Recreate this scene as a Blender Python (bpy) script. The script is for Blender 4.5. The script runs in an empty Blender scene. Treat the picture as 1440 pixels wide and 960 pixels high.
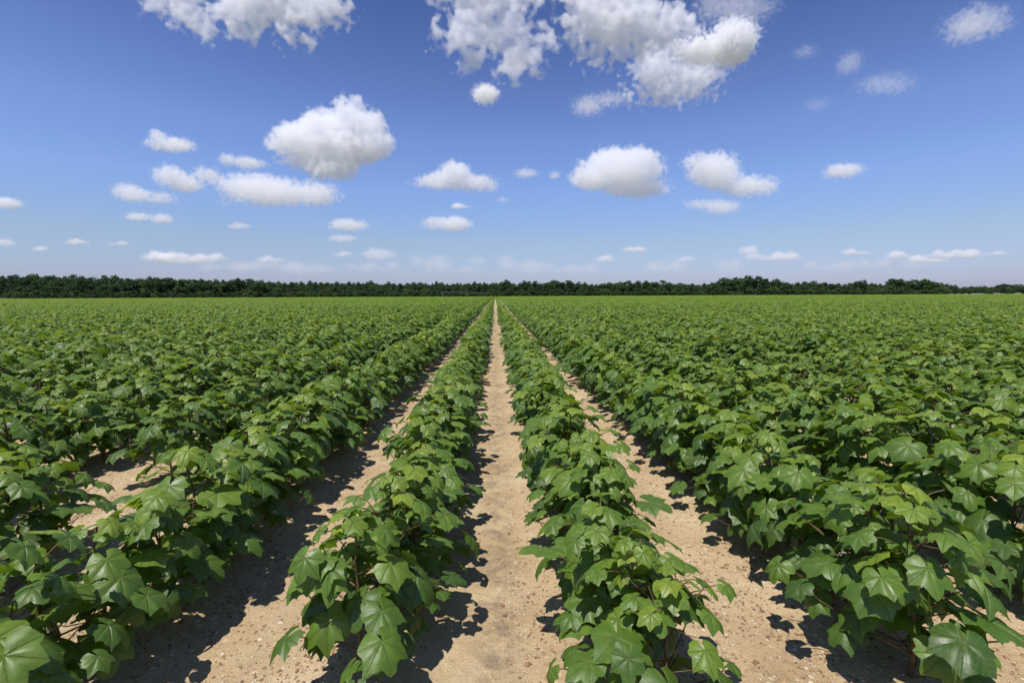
import bpy, bmesh, math, random
import numpy as np
from mathutils import Vector, Matrix, Euler, noise

C = bpy.context.scene.collection
SC = bpy.context.scene
R = math.radians

# ------------------------------------------------------------------ camera
F_PX = 680.0                 # focal length in pixels of the 1440 x 960 photograph
CAM_H = 1.40
cam_data = bpy.data.cameras.new('camera')
cam_data.sensor_width = 36.0
cam_data.lens = 36.0 * F_PX / 1440.0
cam_data.clip_start = 0.05
cam_data.clip_end = 60000.0
cam = bpy.data.objects.new('camera', cam_data)
C.objects.link(cam)
PITCH, YAW, ROLL = R(-5.47), R(-1.95), R(-0.26)
cam_rot = (Matrix.Rotation(YAW, 3, 'Z') @ Matrix.Rotation(R(90) + PITCH, 3, 'X') @ Matrix.Rotation(ROLL, 3, 'Z'))
cam.matrix_world = Matrix.Translation((0, 0, CAM_H)) @ cam_rot.to_4x4()
SC.camera = cam
SC.render.resolution_x, SC.render.resolution_y = 1024, 682

def ray(px, py):
    """unit direction through a point of the photograph"""
    v = Vector(((px - 720.0) / F_PX, (480.0 - py) / F_PX, -1.0))
    return (cam_rot @ v).normalized()

def project(p):
    q = cam_rot.transposed() @ (Vector(p) - Vector((0, 0, CAM_H)))
    if q.z > -0.05:
        return None
    return 720 + F_PX * q.x / -q.z, 480 - F_PX * q.y / -q.z, -q.z

# ------------------------------------------------------------------ sky, sun, exposure
SUN_EL, SUN_AZ = R(69.0), R(-142.0)     # azimuth clockwise from +Y (the way the rows run)
w = bpy.data.worlds.new('World')
SC.world = w
w.use_nodes = True
nt = w.node_tree
for n in list(nt.nodes):
    nt.nodes.remove(n)
sky = nt.nodes.new('ShaderNodeTexSky')
sky.sky_type = 'NISHITA'
sky.sun_disc = False
sky.sun_elevation = SUN_EL
sky.sun_rotation = SUN_AZ
sky.altitude = 0
sky.air_density = 1.0
sky.dust_density = 0.25
sky.ozone_density = 3.0
bg = nt.nodes.new('ShaderNodeBackground')
bg.inputs['Strength'].default_value = 0.115
wo = nt.nodes.new('ShaderNodeOutputWorld')
gam = nt.nodes.new('ShaderNodeGamma')
gam.inputs[1].default_value = 1.35
tint = nt.nodes.new('ShaderNodeMix')
tint.data_type = 'RGBA'
tint.blend_type = 'MULTIPLY'
tint.inputs[0].default_value = 1.0
tint.inputs[7].default_value = (0.795, 0.685, 0.755, 1)
nt.links.new(sky.outputs[0], gam.inputs[0])
nt.links.new(gam.outputs[0], tint.inputs[6])
# the air low over the land is thick and lavender, the sky overhead deeper
tc = nt.nodes.new('ShaderNodeTexCoord')
sx = nt.nodes.new('ShaderNodeSeparateXYZ')
nt.links.new(tc.outputs['Generated'], sx.inputs[0])
el = nt.nodes.new('ShaderNodeValToRGB')
nt.links.new(sx.outputs[2], el.inputs[0])
e = el.color_ramp.elements
e[0].position, e[0].color = 0.0, (.32, .40, .72, 1)
e[1].position, e[1].color = 1.0, (.48, .52, .60, 1)
for p_, c_ in ((.03, (.41, .47, .68, 1)), (.10, (.67, .67, .655, 1)), (.20, (.92, .93, .93, 1)), (.29, (1, 1, 1, 1)), (.36, (.92, .92, .95, 1)), (.47, (.72, .76, .83, 1)), (.7, (.54, .58, .67, 1))):
    x_ = e.new(p_); x_.color = c_
low = nt.nodes.new('ShaderNodeMix')
low.data_type = 'RGBA'
low.blend_type = 'MULTIPLY'
low.inputs[0].default_value = 1.0
nt.links.new(tint.outputs[2], low.inputs[6])
nt.links.new(el.outputs[0], low.inputs[7])
nt.links.new(low.outputs[2], bg.inputs['Color'])
nt.links.new(bg.outputs[0], wo.inputs['Surface'])

sd = bpy.data.lights.new('sun', 'SUN')
sd.energy = 4.7
sd.angle = R(0.53)
sd.color = (1.0, 0.955, 0.89)
sun = bpy.data.objects.new('sun', sd)
C.objects.link(sun)
sdir = Vector((math.sin(SUN_AZ) * math.cos(SUN_EL), math.cos(SUN_AZ) * math.cos(SUN_EL), math.sin(SUN_EL)))
sun.rotation_euler = sdir.to_track_quat('Z', 'Y').to_euler()
sun.location = sdir * 50

vs = SC.view_settings
vs.view_transform = 'Standard'
vs.look = 'None'
vs.exposure = 0.0
vs.gamma = 1.0
vs.use_curve_mapping = False
SC.render.engine = 'CYCLES'
cy = SC.cycles
cy.use_denoising = True
cy.use_adaptive_sampling = True
cy.adaptive_threshold = 0.015
cy.max_bounces = 20
cy.diffuse_bounces = 3
cy.glossy_bounces = 2
cy.transmission_bounces = 4
cy.transparent_max_bounces = 8
cy.volume_bounces = 12
cy.volume_max_steps = 512

# ------------------------------------------------------------------ helpers
def tag(o, label=None, cat=None, group=None, kind=None):
    if label: o['label'] = label
    if cat: o['category'] = cat
    if group: o['group'] = group
    if kind: o['kind'] = kind
    return o

def mesh_obj(name, me, parent=None, link=True):
    o = bpy.data.objects.new(name, me)
    if link: C.objects.link(o)
    if parent is not None: o.parent = parent
    return o

def empty(name, loc=(0, 0, 0)):
    o = bpy.data.objects.new(name, None)
    o.empty_display_size = 0.2
    C.objects.link(o)
    o.location = loc
    return o

class NT:
    """small helper to write node trees"""
    def __init__(self, tree):
        self.t = tree
    def node(self, kind, **kw):
        n = self.t.nodes.new(kind)
        for k, v in kw.items():
            setattr(n, k, v)
        return n
    def link(self, a, b):
        self.t.links.new(a, b)
    def put(self, sock, v):
        if isinstance(v, bpy.types.NodeSocket):
            self.t.links.new(v, sock)
        else:
            sock.default_value = v
    def math(self, op, a, b=None, c=None, clamp=False):
        n = self.t.nodes.new('ShaderNodeMath')
        n.operation = op
        n.use_clamp = clamp
        self.put(n.inputs[0], a)
        if b is not None: self.put(n.inputs[1], b)
        if c is not None: self.put(n.inputs[2], c)
        return n.outputs[0]
    def vmath(self, op, a, b=None):
        n = self.t.nodes.new('ShaderNodeVectorMath')
        n.operation = op
        self.put(n.inputs[0], a)
        if b is not None:
            self.put(n.inputs[3 if op == 'SCALE' else 1], b)
        return n.outputs[1] if op in ('LENGTH', 'DOT_PRODUCT', 'DISTANCE') else n.outputs[0]

def material(name):
    m = bpy.data.materials.new(name)
    m.use_nodes = True
    for n in list(m.node_tree.nodes):
        m.node_tree.nodes.remove(n)
    k = NT(m.node_tree)
    out = k.node('ShaderNodeOutputMaterial')
    return m, k, out

def mix_rgb(k, fac, a, b, blend='MIX'):
    n = k.node('ShaderNodeMix', data_type='RGBA', blend_type=blend)
    k.put(n.inputs[0], fac)
    k.put(n.inputs[6], a)
    k.put(n.inputs[7], b)
    return n.outputs[2]

def ramp(k, fac, stops):
    n = k.node('ShaderNodeValToRGB')
    k.put(n.inputs[0], fac)
    e = n.color_ramp.elements
    e[0].position, e[0].color = stops[0][0], stops[0][1]
    e[1].position, e[1].color = stops[-1][0], stops[-1][1]
    for p, c in stops[1:-1]:
        x = e.new(p); x.color = c
    return n.outputs[0]
# ------------------------------------------------------------------ materials of the place
def soil_material():
    m, k, out = material('sandy_soil')
    b = k.node('ShaderNodeBsdfPrincipled')
    geo = k.node('ShaderNodeNewGeometry').outputs['Position']
    def nz(scale, detail=4, rough=.55, vec=geo):
        n = k.node('ShaderNodeTexNoise')
        n.inputs['Scale'].default_value = scale
        n.inputs['Detail'].default_value = detail
        n.inputs['Roughness'].default_value = rough
        k.link(vec, n.inputs['Vector'])
        return n.outputs[0]
    base = ramp(k, nz(2.2, 6), [(.3, (.415, .295, .163, 1)), (.5, (.505, .375, .217, 1)), (.72, (.61, .48, .305, 1))])
    # wheel track down the middle of every path: finer, greyer, pressed soil
    sep = k.node('ShaderNodeSeparateXYZ'); k.link(geo, sep.inputs[0])
    wob = k.math('MULTIPLY', k.math('SUBTRACT', nz(1.1, 2), .5), .12)
    px = k.math('PINGPONG', k.math('ADD', sep.outputs[0], wob), ROW / 2)
    mid = k.math('SUBTRACT', 1.0, k.math('DIVIDE', px, .16), clamp=True)
    pressed = k.math('MULTIPLY', mid, ramp(k, nz(9.0, 6, .7), [(.42, (0, 0, 0, 1)), (.62, (1, 1, 1, 1))]))
    centre = k.math('LESS_THAN', k.math('ABSOLUTE', sep.outputs[0]), .45)
    pressed = k.math('MULTIPLY', pressed, k.math('MULTIPLY_ADD', centre, .85, .15))
    c1 = mix_rgb(k, pressed, base, (.25, .19, .125, 1))
    # grain of small dark and pale grit
    vor = k.node('ShaderNodeTexVoronoi'); vor.inputs['Scale'].default_value = 95
    k.link(geo, vor.inputs['Vector'])
    speck = k.math('MULTIPLY', k.math('LESS_THAN', vor.outputs['Distance'], .22), k.math('GREATER_THAN', nz(9, 3), .5))
    c2 = mix_rgb(k, k.math('MULTIPLY', speck, .5), c1, (.24, .145, .085, 1))
    # small embedded pebbles, thick in the side paths, thin in the pressed middle one
    vp = k.node('ShaderNodeTexVoronoi'); vp.inputs['Scale'].default_value = 52
    k.link(geo, vp.inputs['Vector'])
    vsep = k.node('ShaderNodeSeparateColor'); k.link(vp.outputs['Color'], vsep.inputs[0])
    pcol = ramp(k, vsep.outputs[0], [(0, (.20, .115, .07, 1)), (.35, (.34, .215, .13, 1)), (.55, (.51, .375, .225, 1)), (1, (.76, .65, .47, 1))])
    pm = k.math('MULTIPLY', k.math('LESS_THAN', vp.outputs['Distance'], k.math('MULTIPLY', vsep.outputs[1], .55)), ramp(k, nz(3.2, 5, .6), [(.34, (.1, .1, .1, 1)), (.52, (1, 1, 1, 1))]))
    rightside = k.math('MULTIPLY_ADD', k.math('GREATER_THAN', sep.outputs[0], .03), .45, .40)
    pm = k.math('MULTIPLY', pm, k.math('MAXIMUM', k.math('MULTIPLY', k.math('SUBTRACT', 1.0, centre), .9), k.math('MULTIPLY', rightside, .6)))
    c2 = mix_rgb(k, pm, c2, pcol)
    fine = ramp(k, nz(160, 3), [(.3, (.84, .84, .84, 1)), (.7, (1.12, 1.12, 1.12, 1))])
    c3 = mix_rgb(k, 1.0, c2, fine, 'MULTIPLY')
    ay = sep.outputs[1]
    away = k.math('MAXIMUM', k.math('GREATER_THAN', k.math('ADD', ay, k.math('MULTIPLY', nz(.3, 3), 3.0)), FIELD_END + 3.0), k.math('LESS_THAN', ay, -60.0))
    away = k.math('MAXIMUM', away, k.math('GREATER_THAN', k.math('ABSOLUTE', sep.outputs[0]), 480.0))
    turf = ramp(k, nz(.6, 6), [(.3, (.15, .16, .12, 1)), (.7, (.27, .265, .215, 1))])
    c3 = mix_rgb(k, away, c3, turf)
    k.link(c3, b.inputs['Base Color'])
    b.inputs['Roughness'].default_value = .95
    b.inputs['Specular IOR Level'].default_value = .15
    h = k.math('ADD', k.math('MULTIPLY', nz(24, 6, .65), 1.0), k.math('ADD', k.math('MULTIPLY', nz(120, 4, .6), .35), k.math('MULTIPLY', pm, .22)))
    bp = k.node('ShaderNodeBump')
    bp.inputs['Strength'].default_value = .8
    bp.inputs['Distance'].default_value = .022
    k.link(h, bp.inputs['Height'])
    k.link(bp.outputs[0], b.inputs['Normal'])
    k.link(b.outputs[0], out.inputs['Surface'])
    return m

def stone_material():
    m, k, out = material('pebble_stone')
    b = k.node('ShaderNodeBsdfPrincipled')
    at = k.node('ShaderNodeAttribute', attribute_name='tone')
    col = ramp(k, at.outputs['Fac'], [(0, (.17, .095, .06, 1)), (.35, (.27, .145, .08, 1)), (.6, (.40, .235, .12, 1)), (.78, (.50, .35, .21, 1)), (1, (.68, .58, .46, 1))])
    k.link(col, b.inputs['Base Color'])
    b.inputs['Roughness'].default_value = .75
    k.link(b.outputs[0], out.inputs['Surface'])
    return m

def leaf_material():
    """cotton leaf: uv holds the leaf's own flat plane, tone tells young yellow leaves from old dark ones"""
    m, k, out = material('cotton_leaf')
    uv = k.node('ShaderNodeUVMap').outputs[0]
    sep = k.node('ShaderNodeSeparateXYZ'); k.link(uv, sep.inputs[0])
    x, y = sep.outputs[0], sep.outputs[1]
    ang = k.math('ARCTAN2', x, y)
    rad = k.vmath('LENGTH', uv)
    dmin, side = None, None
    for a in (0, R(50), R(-50), R(100), R(-100)):
        d = k.math('SUBTRACT', ang, a)
        perp = k.math('MULTIPLY', k.math('ABSOLUTE', k.math('SINE', d)), rad)
        perp = k.math('ADD', perp, k.math('MULTIPLY', k.math('LESS_THAN', k.math('COSINE', d), .3), 9.0))
        dmin = perp if dmin is None else k.math('MINIMUM', dmin, perp)
    vein = k.math('SUBTRACT', 1.0, k.math('DIVIDE', dmin, k.math('MULTIPLY_ADD', rad, -.014, .026)), clamp=True)
    # side veins: chevrons springing from the nearest main vein
    ph = k.math('SINE', k.math('MULTIPLY', k.math('SUBTRACT', rad, k.math('MULTIPLY', dmin, 1.0)), 38.0))
    sv = k.math('MULTIPLY', k.math('GREATER_THAN', ph, .9), .35)
    at = k.node('ShaderNodeAttribute', attribute_name='tone').outputs['Fac']
    oi = k.node('ShaderNodeObjectInfo').outputs['Random']
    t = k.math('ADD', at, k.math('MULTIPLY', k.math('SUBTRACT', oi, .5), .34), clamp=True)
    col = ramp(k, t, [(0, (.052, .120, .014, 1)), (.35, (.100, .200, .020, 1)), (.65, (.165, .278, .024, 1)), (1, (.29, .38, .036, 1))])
    no = k.node('ShaderNodeTexNoise'); no.inputs['Scale'].default_value = 3.5; no.inputs['Detail'].default_value = 4
    k.link(k.vmath('ADD', uv, k.node('ShaderNodeNewGeometry').outputs['Position']), no.inputs['Vector'])
    mott = ramp(k, no.outputs[0], [(.3, (.82, .86, .8, 1)), (.7, (1.15, 1.1, 1.1, 1))])
    col = mix_rgb(k, 1.0, col, mott, 'MULTIPLY')
    vm = k.math('MAXIMUM', k.math('MULTIPLY', vein, .75), sv)
    colv = mix_rgb(k, vm, col, (.23, .31, .095, 1))
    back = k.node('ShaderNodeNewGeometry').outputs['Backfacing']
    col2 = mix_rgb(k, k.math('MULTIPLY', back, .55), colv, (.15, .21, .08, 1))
    b = k.node('ShaderNodeBsdfPrincipled')
    k.link(col2, b.inputs['Base Color'])
    k.put(b.inputs['Roughness'], k.math('MULTIPLY_ADD', no.outputs[0], .34, .31))
    b.inputs['Specular IOR Level'].default_value = .72
    bp = k.node('ShaderNodeBump'); bp.inputs['Strength'].default_value = .8; bp.inputs['Distance'].default_value = .005
    hh = k.math('SUBTRACT', k.math('MULTIPLY', no.outputs[0], .6), vm)
    k.link(hh, bp.inputs['Height'])
    k.link(bp.outputs[0], b.inputs['Normal'])
    tr = k.node('ShaderNodeBsdfTranslucent')
    k.link(mix_rgb(k, 1.0, col, (1.5, 1.45, .4, 1), 'MULTIPLY'), tr.inputs['Color'])
    ms = k.node('ShaderNodeMixShader'); ms.inputs[0].default_value = .37
    k.link(b.outputs[0], ms.inputs[1]); k.link(tr.outputs[0], ms.inputs[2])
    k.link(ms.outputs[0], out.inputs['Surface'])
    return m

def simple(name, c, rough=.7, var=.25, scale=20, spec=.3):
    m, k, out = material(name)
    b = k.node('ShaderNodeBsdfPrincipled')
    n = k.node('ShaderNodeTexNoise'); n.inputs['Scale'].default_value = scale; n.inputs['Detail'].default_value = 4
    k.link(k.node('ShaderNodeTexCoord').outputs['Object'], n.inputs['Vector'])
    lo = tuple(x * (1 - var) for x in c) + (1,); hi = tuple(x * (1 + var) for x in c) + (1,)
    k.link(ramp(k, n.outputs[0], [(.3, lo), (.7, hi)]), b.inputs['Base Color'])
    b.inputs['Roughness'].default_value = rough
    b.inputs['Specular IOR Level'].default_value = spec
    k.link(b.outputs[0], out.inputs['Surface'])
    return m

ROW = 0.965
FIELD_END = 324.0
M_SOIL, M_STONE, M_LEAF = soil_material(), stone_material(), leaf_material()
M_STEM = simple('cotton_stem', (.13, .085, .04), .6, .45, 30)

# ------------------------------------------------------------------ the ground: one sheet out to the horizon
def bank_height(x):
    """low planting beds under the rows, flat wheel paths between them"""
    p = abs(((x + ROW / 2) % ROW) - ROW / 2)      # 0 on a path middle, ROW/2 under a row
    t = max(0.0, min(1.0, (p - .2) / .26))
    return .035 * t * t * (3 - 2 * t)

def ground_z(x, y):
    d = math.hypot(x, y)
    f = max(0.0, min(1.0, (24 - d) / 12))
    if f == 0: return 0.0
    z = bank_height(x)
    z += .010 * noise.noise((x * 4, y * 4, 0)) + .007 * noise.noise((x * 13, y * 13, 3)) + .004 * noise.noise((x * 31, y * 31, 7))
    return z * f

def build_ground():
    xs = [-30000, -8000, -2000, -600, -200, -80, -40, -24, -16, -11, -8, -6]
    xs += list(np.arange(-4.8, 4.81, .04))
    xs += [6, 8, 11, 16, 24, 40, 80, 200, 600, 2000, 8000, 30000]
    ys = [-30000, -2000, -200, -30, -8, -3, -1] + list(np.arange(-.2, 5.0, .04)) + list(np.arange(5.0, 12.0, .12)) + list(np.arange(12.0, 26, .6)) + [30, 50, 100, 200, 400, 1200, 5000, 30000]
    nx, ny = len(xs), len(ys)
    V = [(x, y, ground_z(x, y)) for y in ys for x in xs]
    Fc = [(j * nx + i, j * nx + i + 1, (j + 1) * nx + i + 1, (j + 1) * nx + i) for j in range(ny - 1) for i in range(nx - 1)]
    me = bpy.data.meshes.new('ground')
    me.from_pydata(V, [], Fc)
    me.polygons.foreach_set('use_smooth', [True] * len(Fc))
    me.materials.append(M_SOIL)
    tag(mesh_obj('ground', me), 'pale sandy soil of the field with a bare wheel path between the rows', None, None, 'structure')
build_ground()

# ------------------------------------------------------------------ gravel lying on the soil
def build_gravel():
    rng = random.Random(3)
    bm = bmesh.new()
    bmesh.ops.create_icosphere(bm, subdivisions=1, radius=1)
    base = np.array([v.co[:] for v in bm.verts]); faces = np.array([[v.index for v in f.verts] for f in bm.faces])
    bm.free()
    V, Fc, T = [], [], []
    n = 0
    def put(x, y, s, t):
        nonlocal n
        st = np.array([s * rng.uniform(.7, 1.3), s * rng.uniform(.7, 1.3), s * rng.uniform(.4, .7)])
        v = base * (1 + np.random.default_rng(n).uniform(-.22, .22, (len(base), 1))) * st
        a = rng.uniform(0, 6.28); ca, sa = math.cos(a), math.sin(a)
        v = np.stack([v[:, 0] * ca - v[:, 1] * sa + x, v[:, 0] * sa + v[:, 1] * ca + y, v[:, 2] + ground_z(x, y) + s * .02], 1)
        V.append(v); Fc.append(faces + n * len(base)); T.append(np.full(len(base), t)); n += 1
    while n < 30000:
        y = .9 + 7.0 * rng.random() ** 1.6
        x = rng.uniform(-1.1, 1.15) * (y * 1.12 + .6)
        path = round(x / ROW)
        off = x - path * ROW
        # stones collect beside the wheel track; the middle path carries few on its left
        if path == 0: keep = (.10 if off < .02 else .6)
        elif path > 0: keep = 1.0
        else: keep = .55
        if abs(off) < .07: keep *= 1.2 if path > 0 else .6
        if abs(off) > .36: keep *= .25
        if rng.random() > keep * (.30 + 1.3 * max(0, noise.noise((x * 2.2, y * 1.5, 9)) + .35)): continue
        s = rng.choice((.0025, .003, .0035, .004, .0045, .0055, .0065)) * rng.uniform(.7, 1.4)
        if rng.random() < .035: s = rng.uniform(.007, .0105)
        put(x, y, s, min(1, max(0, rng.betavariate(1.15, 1.3))))
    me = bpy.data.meshes.new('gravel')
    V = np.concatenate(V); Fc = np.concatenate(Fc); T = np.concatenate(T)
    me.from_pydata(V.tolist(), [], Fc.tolist())
    me.attributes.new('tone', 'FLOAT', 'POINT').data.foreach_set('value', T.astype(np.float32))
    me.polygons.foreach_set('use_smooth', [True] * len(Fc))
    me.materials.append(M_STONE)
    tag(mesh_obj('gravel', me), 'reddish brown pebbles and grit scattered on the sandy paths', None, None, 'stuff')
build_gravel()

# ------------------------------------------------------------------ cotton leaves
ANG = [0, 9, 17, 26, 33, 42, 50, 60, 69, 79, 90, 101, 116, 134, 152, 168]
RAD = [1, .86, .72, .60, .68, .80, .92, .75, .63, .52, .60, .66, .60, .60, .58, .44]
SHAPES = 14
def leaf_data(seed, lod):
    """verts, faces, uvs of one leaf; petiole joint at the origin, tip along +Y, unit long"""
    rng = random.Random(seed)
    deep = rng.choice((rng.uniform(0, .35), rng.uniform(.1, .55), rng.uniform(.4, .85)))               # depth of the notches between the lobes
    side = rng.uniform(.85, 1.1)
    if lod == 0:   idx, rings = list(range(16)), (.28, .55, .80, 1.0)
    elif lod == 1: idx, rings = [0, 2, 3, 4, 6, 8, 9, 11, 13, 15], (.5, 1.0)
    else:          idx, rings = [0, 3, 6, 9, 11, 15], (1.0,)
    out = []
    for sgn in (-1, 1):
        for i in (reversed(idx) if sgn < 0 else idx):
            if i == 0 and sgn > 0: continue
            a = ANG[i]; r = RAD[i]
            full = 1 - .30 * (a / 110) if a < 110 else .62     # a leaf without notches
            r = r + (full * .93 - r) * (1 - deep) * (.55 if r < full * .93 else 0)
            if 20 < a < 130: r *= side
            out.append((R(a * sgn + rng.uniform(-2.5, 2.5)), r * rng.uniform(.95, 1.05)))
    droop = rng.uniform(.15, .58); fold = rng.uniform(0, .34); bul = rng.uniform(.10, .20); cup = rng.uniform(-.06, .16)
    p1, p2 = rng.uniform(0, 6.28), rng.uniform(0, 6.28)
    tw = rng.uniform(-.12, .12)
    def z(a, r, t):
        dv = min(abs(a - R(v)) for v in (0, 50, -50, 100, -100))
        ripple = bul * math.sin(min(dv, R(25)) / R(25) * math.pi / 2) ** 1.0 * r * (1.25 - t * .75)
        xx, yy = math.sin(a) * r, math.cos(a) * r
        edge = .035 * t ** 3 * math.sin(5 * a + p1) + .022 * t ** 3 * math.sin(11 * a + p2)
        return ripple - droop * r * r - fold * abs(xx) + cup * r * (1 - t) + edge + tw * xx * yy
    V, U, Fc = [(0, 0, 0)], [(0, 0)], []
    n = len(out)
    for t in rings:
        for (a, r) in out:
            rr = r * t
            V.append((math.sin(a) * rr, math.cos(a) * rr, z(a, rr, t)))
            U.append((math.sin(a) * rr, math.cos(a) * rr))
    for i in range(n - 1):
        Fc.append((0, 2 + i, 1 + i))
    for k in range(len(rings) - 1):
        o0, o1 = 1 + k * n, 1 + (k + 1) * n
        for i in range(n - 1):
            Fc.append((o0 + i, o0 + i + 1, o1 + i + 1, o1 + i))
    return np.array(V), Fc, np.array(U)

LEAF = {(s, l): leaf_data(s, l) for s in range(SHAPES) for l in (0, 1, 2)}
TONES = (.16, .32, .47, .62, .80)

def finish(me, V, Fc, U, T, mats=(None,), mat_idx=None):
    me.from_pydata(V.tolist() if hasattr(V, 'tolist') else V, [], Fc)
    uvl = me.uv_layers.new(name='UVMap')
    loops = np.empty(len(me.loops), np.int32); me.loops.foreach_get('vertex_index', loops)
    uvl.data.foreach_set('uv', np.asarray(U, np.float32)[loops].ravel())
    me.attributes.new('tone', 'FLOAT', 'POINT').data.foreach_set('value', np.asarray(T, np.float32))
    me.polygons.foreach_set('use_smooth', [True] * len(me.polygons))
    for m in mats: me.materials.append(m)
    if mat_idx is not None: me.polygons.foreach_set('material_index', mat_idx)
    return me

def leaf_mesh(shape, tone):
    V, Fc, U = LEAF[(shape, 0)]
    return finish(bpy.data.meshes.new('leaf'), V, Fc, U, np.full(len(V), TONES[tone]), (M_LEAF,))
LEAF_ME = {(s, t): leaf_mesh(s, t) for s in range(SHAPES) for t in range(len(TONES))}

# ------------------------------------------------------------------ cotton plants
def tube(V, Fc, pts, r0, r1, sides=4):
    n0 = len(V)
    for i, p in enumerate(pts):
        p = Vector(p)
        d = (Vector(pts[min(i + 1, len(pts) - 1)]) - Vector(pts[max(i - 1, 0)])).normalized()
        a = d.orthogonal().normalized(); b = d.cross(a)
        r = r0 + (r1 - r0) * i / (len(pts) - 1)
        for s in range(sides):
            th = 2 * math.pi * s / sides
            V.append(tuple(p + (a * math.cos(th) + b * math.sin(th)) * r))
    for i in range(len(pts) - 1):
        for s in range(sides):
            a0 = n0 + i * sides + s; a1 = n0 + i * sides + (s + 1) % sides
            Fc.append((a0, a1, a1 + sides, a0 + sides))

def design_plant(seed, height):
    """stem polylines and a list of (matrix, shape, tone) for the leaves"""
    rng = random.Random(seed * 13 + 1)
    SV, SF, leaves = [], [], []
    lean = (rng.uniform(-.06, .06), rng.uniform(-.06, .06))
    def axis(z):
        t = z / height
        return Vector((lean[0] * t * t + .006 * math.sin(z * 40 + seed), lean[1] * t * t + .006 * math.cos(z * 37), z))
    tube(SV, SF, [axis(height * i / 7) for i in range(8)], .0065, .0025, 5)
    def leaf(base, az, up, plen, size, tone, tilt):
        out = Vector((math.cos(az), math.sin(az), 0))
        e = base + out * plen * math.cos(up) + Vector((0, 0, plen * math.sin(up)))
        mid = base + (e - base) * .55 + Vector((0, 0, plen * .07))
        tube(SV, SF, [base, mid, e], .0022, .0016, 3)
        az2 = az + rng.gauss(0, .35)
        o2 = Vector((math.cos(az2), math.sin(az2), 0))
        nrm = (Vector((0, 0, 1)) * math.cos(tilt) + o2 * math.sin(tilt)).normalized()
        nrm = (nrm + Vector((rng.gauss(0, .15), rng.gauss(0, .15), 0))).normalized()
        tip = (o2 - nrm * o2.dot(nrm)).normalized()
        side = tip.cross(nrm)
        m = Matrix((side, tip, nrm)).transposed().to_4x4()
        m = Matrix.Translation(e) @ m @ Matrix.Diagonal((size * rng.uniform(.93, 1.08), size, size, 1))
        leaves.append((m, rng.randrange(SHAPES), tone))
    step = .030
    nodes = int((height - .05) / step)
    for k in range(nodes):
        z = .05 + step * k + rng.uniform(-.008, .008)
        t = k / max(1, nodes - 1)
        az = k * 2.4 + rng.uniform(-.35, .35)
        b = axis(z)
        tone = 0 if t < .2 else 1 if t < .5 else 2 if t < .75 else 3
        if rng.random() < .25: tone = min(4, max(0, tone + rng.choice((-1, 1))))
        size = (.068 + .026 * math.sin(min(1, t * 1.35) * math.pi)) * rng.uniform(.82, 1.18)
        if t > .8: size *= .78
        if t > .03:
            leaf(b, az, R(rng.uniform(8, 40)), .075 + .075 * (1 - abs(t - .45)), size, tone, R(rng.uniform(18, 62) - 18 * t))
        if t < .80 and rng.random() < .85:                     # fruiting branch with two or three leaves
            L = (.215 - .125 * t) * rng.uniform(.75, 1.15)
            az2 = az + 1.2 + rng.uniform(-.4, .4)
            o = Vector((math.cos(az2), math.sin(az2), 0))
            up = R(rng.uniform(8, 30) + 16 * t)
            pts = [b, b + o * L * .5 * math.cos(up) + Vector((0, 0, L * .5 * math.sin(up))), b + o * L * math.cos(up) + Vector((0, 0, L * math.sin(up) * 1.15))]
            tube(SV, SF, pts, .0032, .0018, 4)
            for q, p in enumerate(pts[1:] + ([pts[1]] if rng.random() < .8 else [])):
                leaf(p, az2 + (.9 if q == 0 else -.5) * rng.choice((-1, 1)), R(rng.uniform(5, 45)), rng.uniform(.04, .085),
                     size * rng.uniform(.68, .98), min(4, max(0, tone + rng.choice((-1, 0, 0, 1)))), R(rng.uniform(15, 62) - 12 * t))
    top = axis(height)
    for q in range(5):                                        # young bright leaves round the growing tip
        leaf(top - Vector((0, 0, .012 * q)), q * 2.1 + seed, R(rng.uniform(25, 60)), rng.uniform(.025, .06), rng.uniform(.036, .066), rng.choice((3, 4, 4)), R(rng.uniform(5, 35)))
    return SV, SF, leaves

HEIGHTS = (.50, .46, .54, .44, .52, .48, .56, .47)
DESIGNS = [design_plant(i, h) for i, h in enumerate(HEIGHTS)]

def stem_mesh(SV, SF):
    me = bpy.data.meshes.new('stem')
    return finish(me, np.array(SV), SF, np.zeros((len(SV), 2)), np.full(len(SV), .5), (M_STEM,))

def foliage_mesh(leaves, lod, name='foliage', keep=1.0, grow=1.0, extra=None, seed=0):
    rng = random.Random(seed)
    Vs, Fs, Us, Ts, n = [], [], [], [], 0
    for (m, s, t) in leaves:
        if keep < 1 and rng.random() > keep: continue
        V, Fc, U = LEAF[(s, lod)]
        M = np.array(m)
        W = (V * grow) @ M[:3, :3].T + M[:3, 3]
        Vs.append(W); Us.append(U); Ts.append(np.full(len(V), TONES[t]))
        Fs += [tuple(i + n for i in f) for f in Fc]
        n += len(V)
    mi = [0] * len(Fs)
    if extra:
        SV, SF = extra
        Vs.append(np.array(SV)); Us.append(np.zeros((len(SV), 2))); Ts.append(np.full(len(SV), .5))
        Fs += [tuple(i + n for i in f) for f in SF]; mi += [1] * len(SF)
    return finish(bpy.data.meshes.new(name), np.concatenate(Vs), Fs, np.concatenate(Us), np.concatenate(Ts), (M_LEAF, M_STEM), mi)

STEMS = [stem_mesh(d[0], d[1]) for d in DESIGNS]
FOLIAGE = [foliage_mesh(d[2], 1) for d in DESIGNS]

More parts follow.
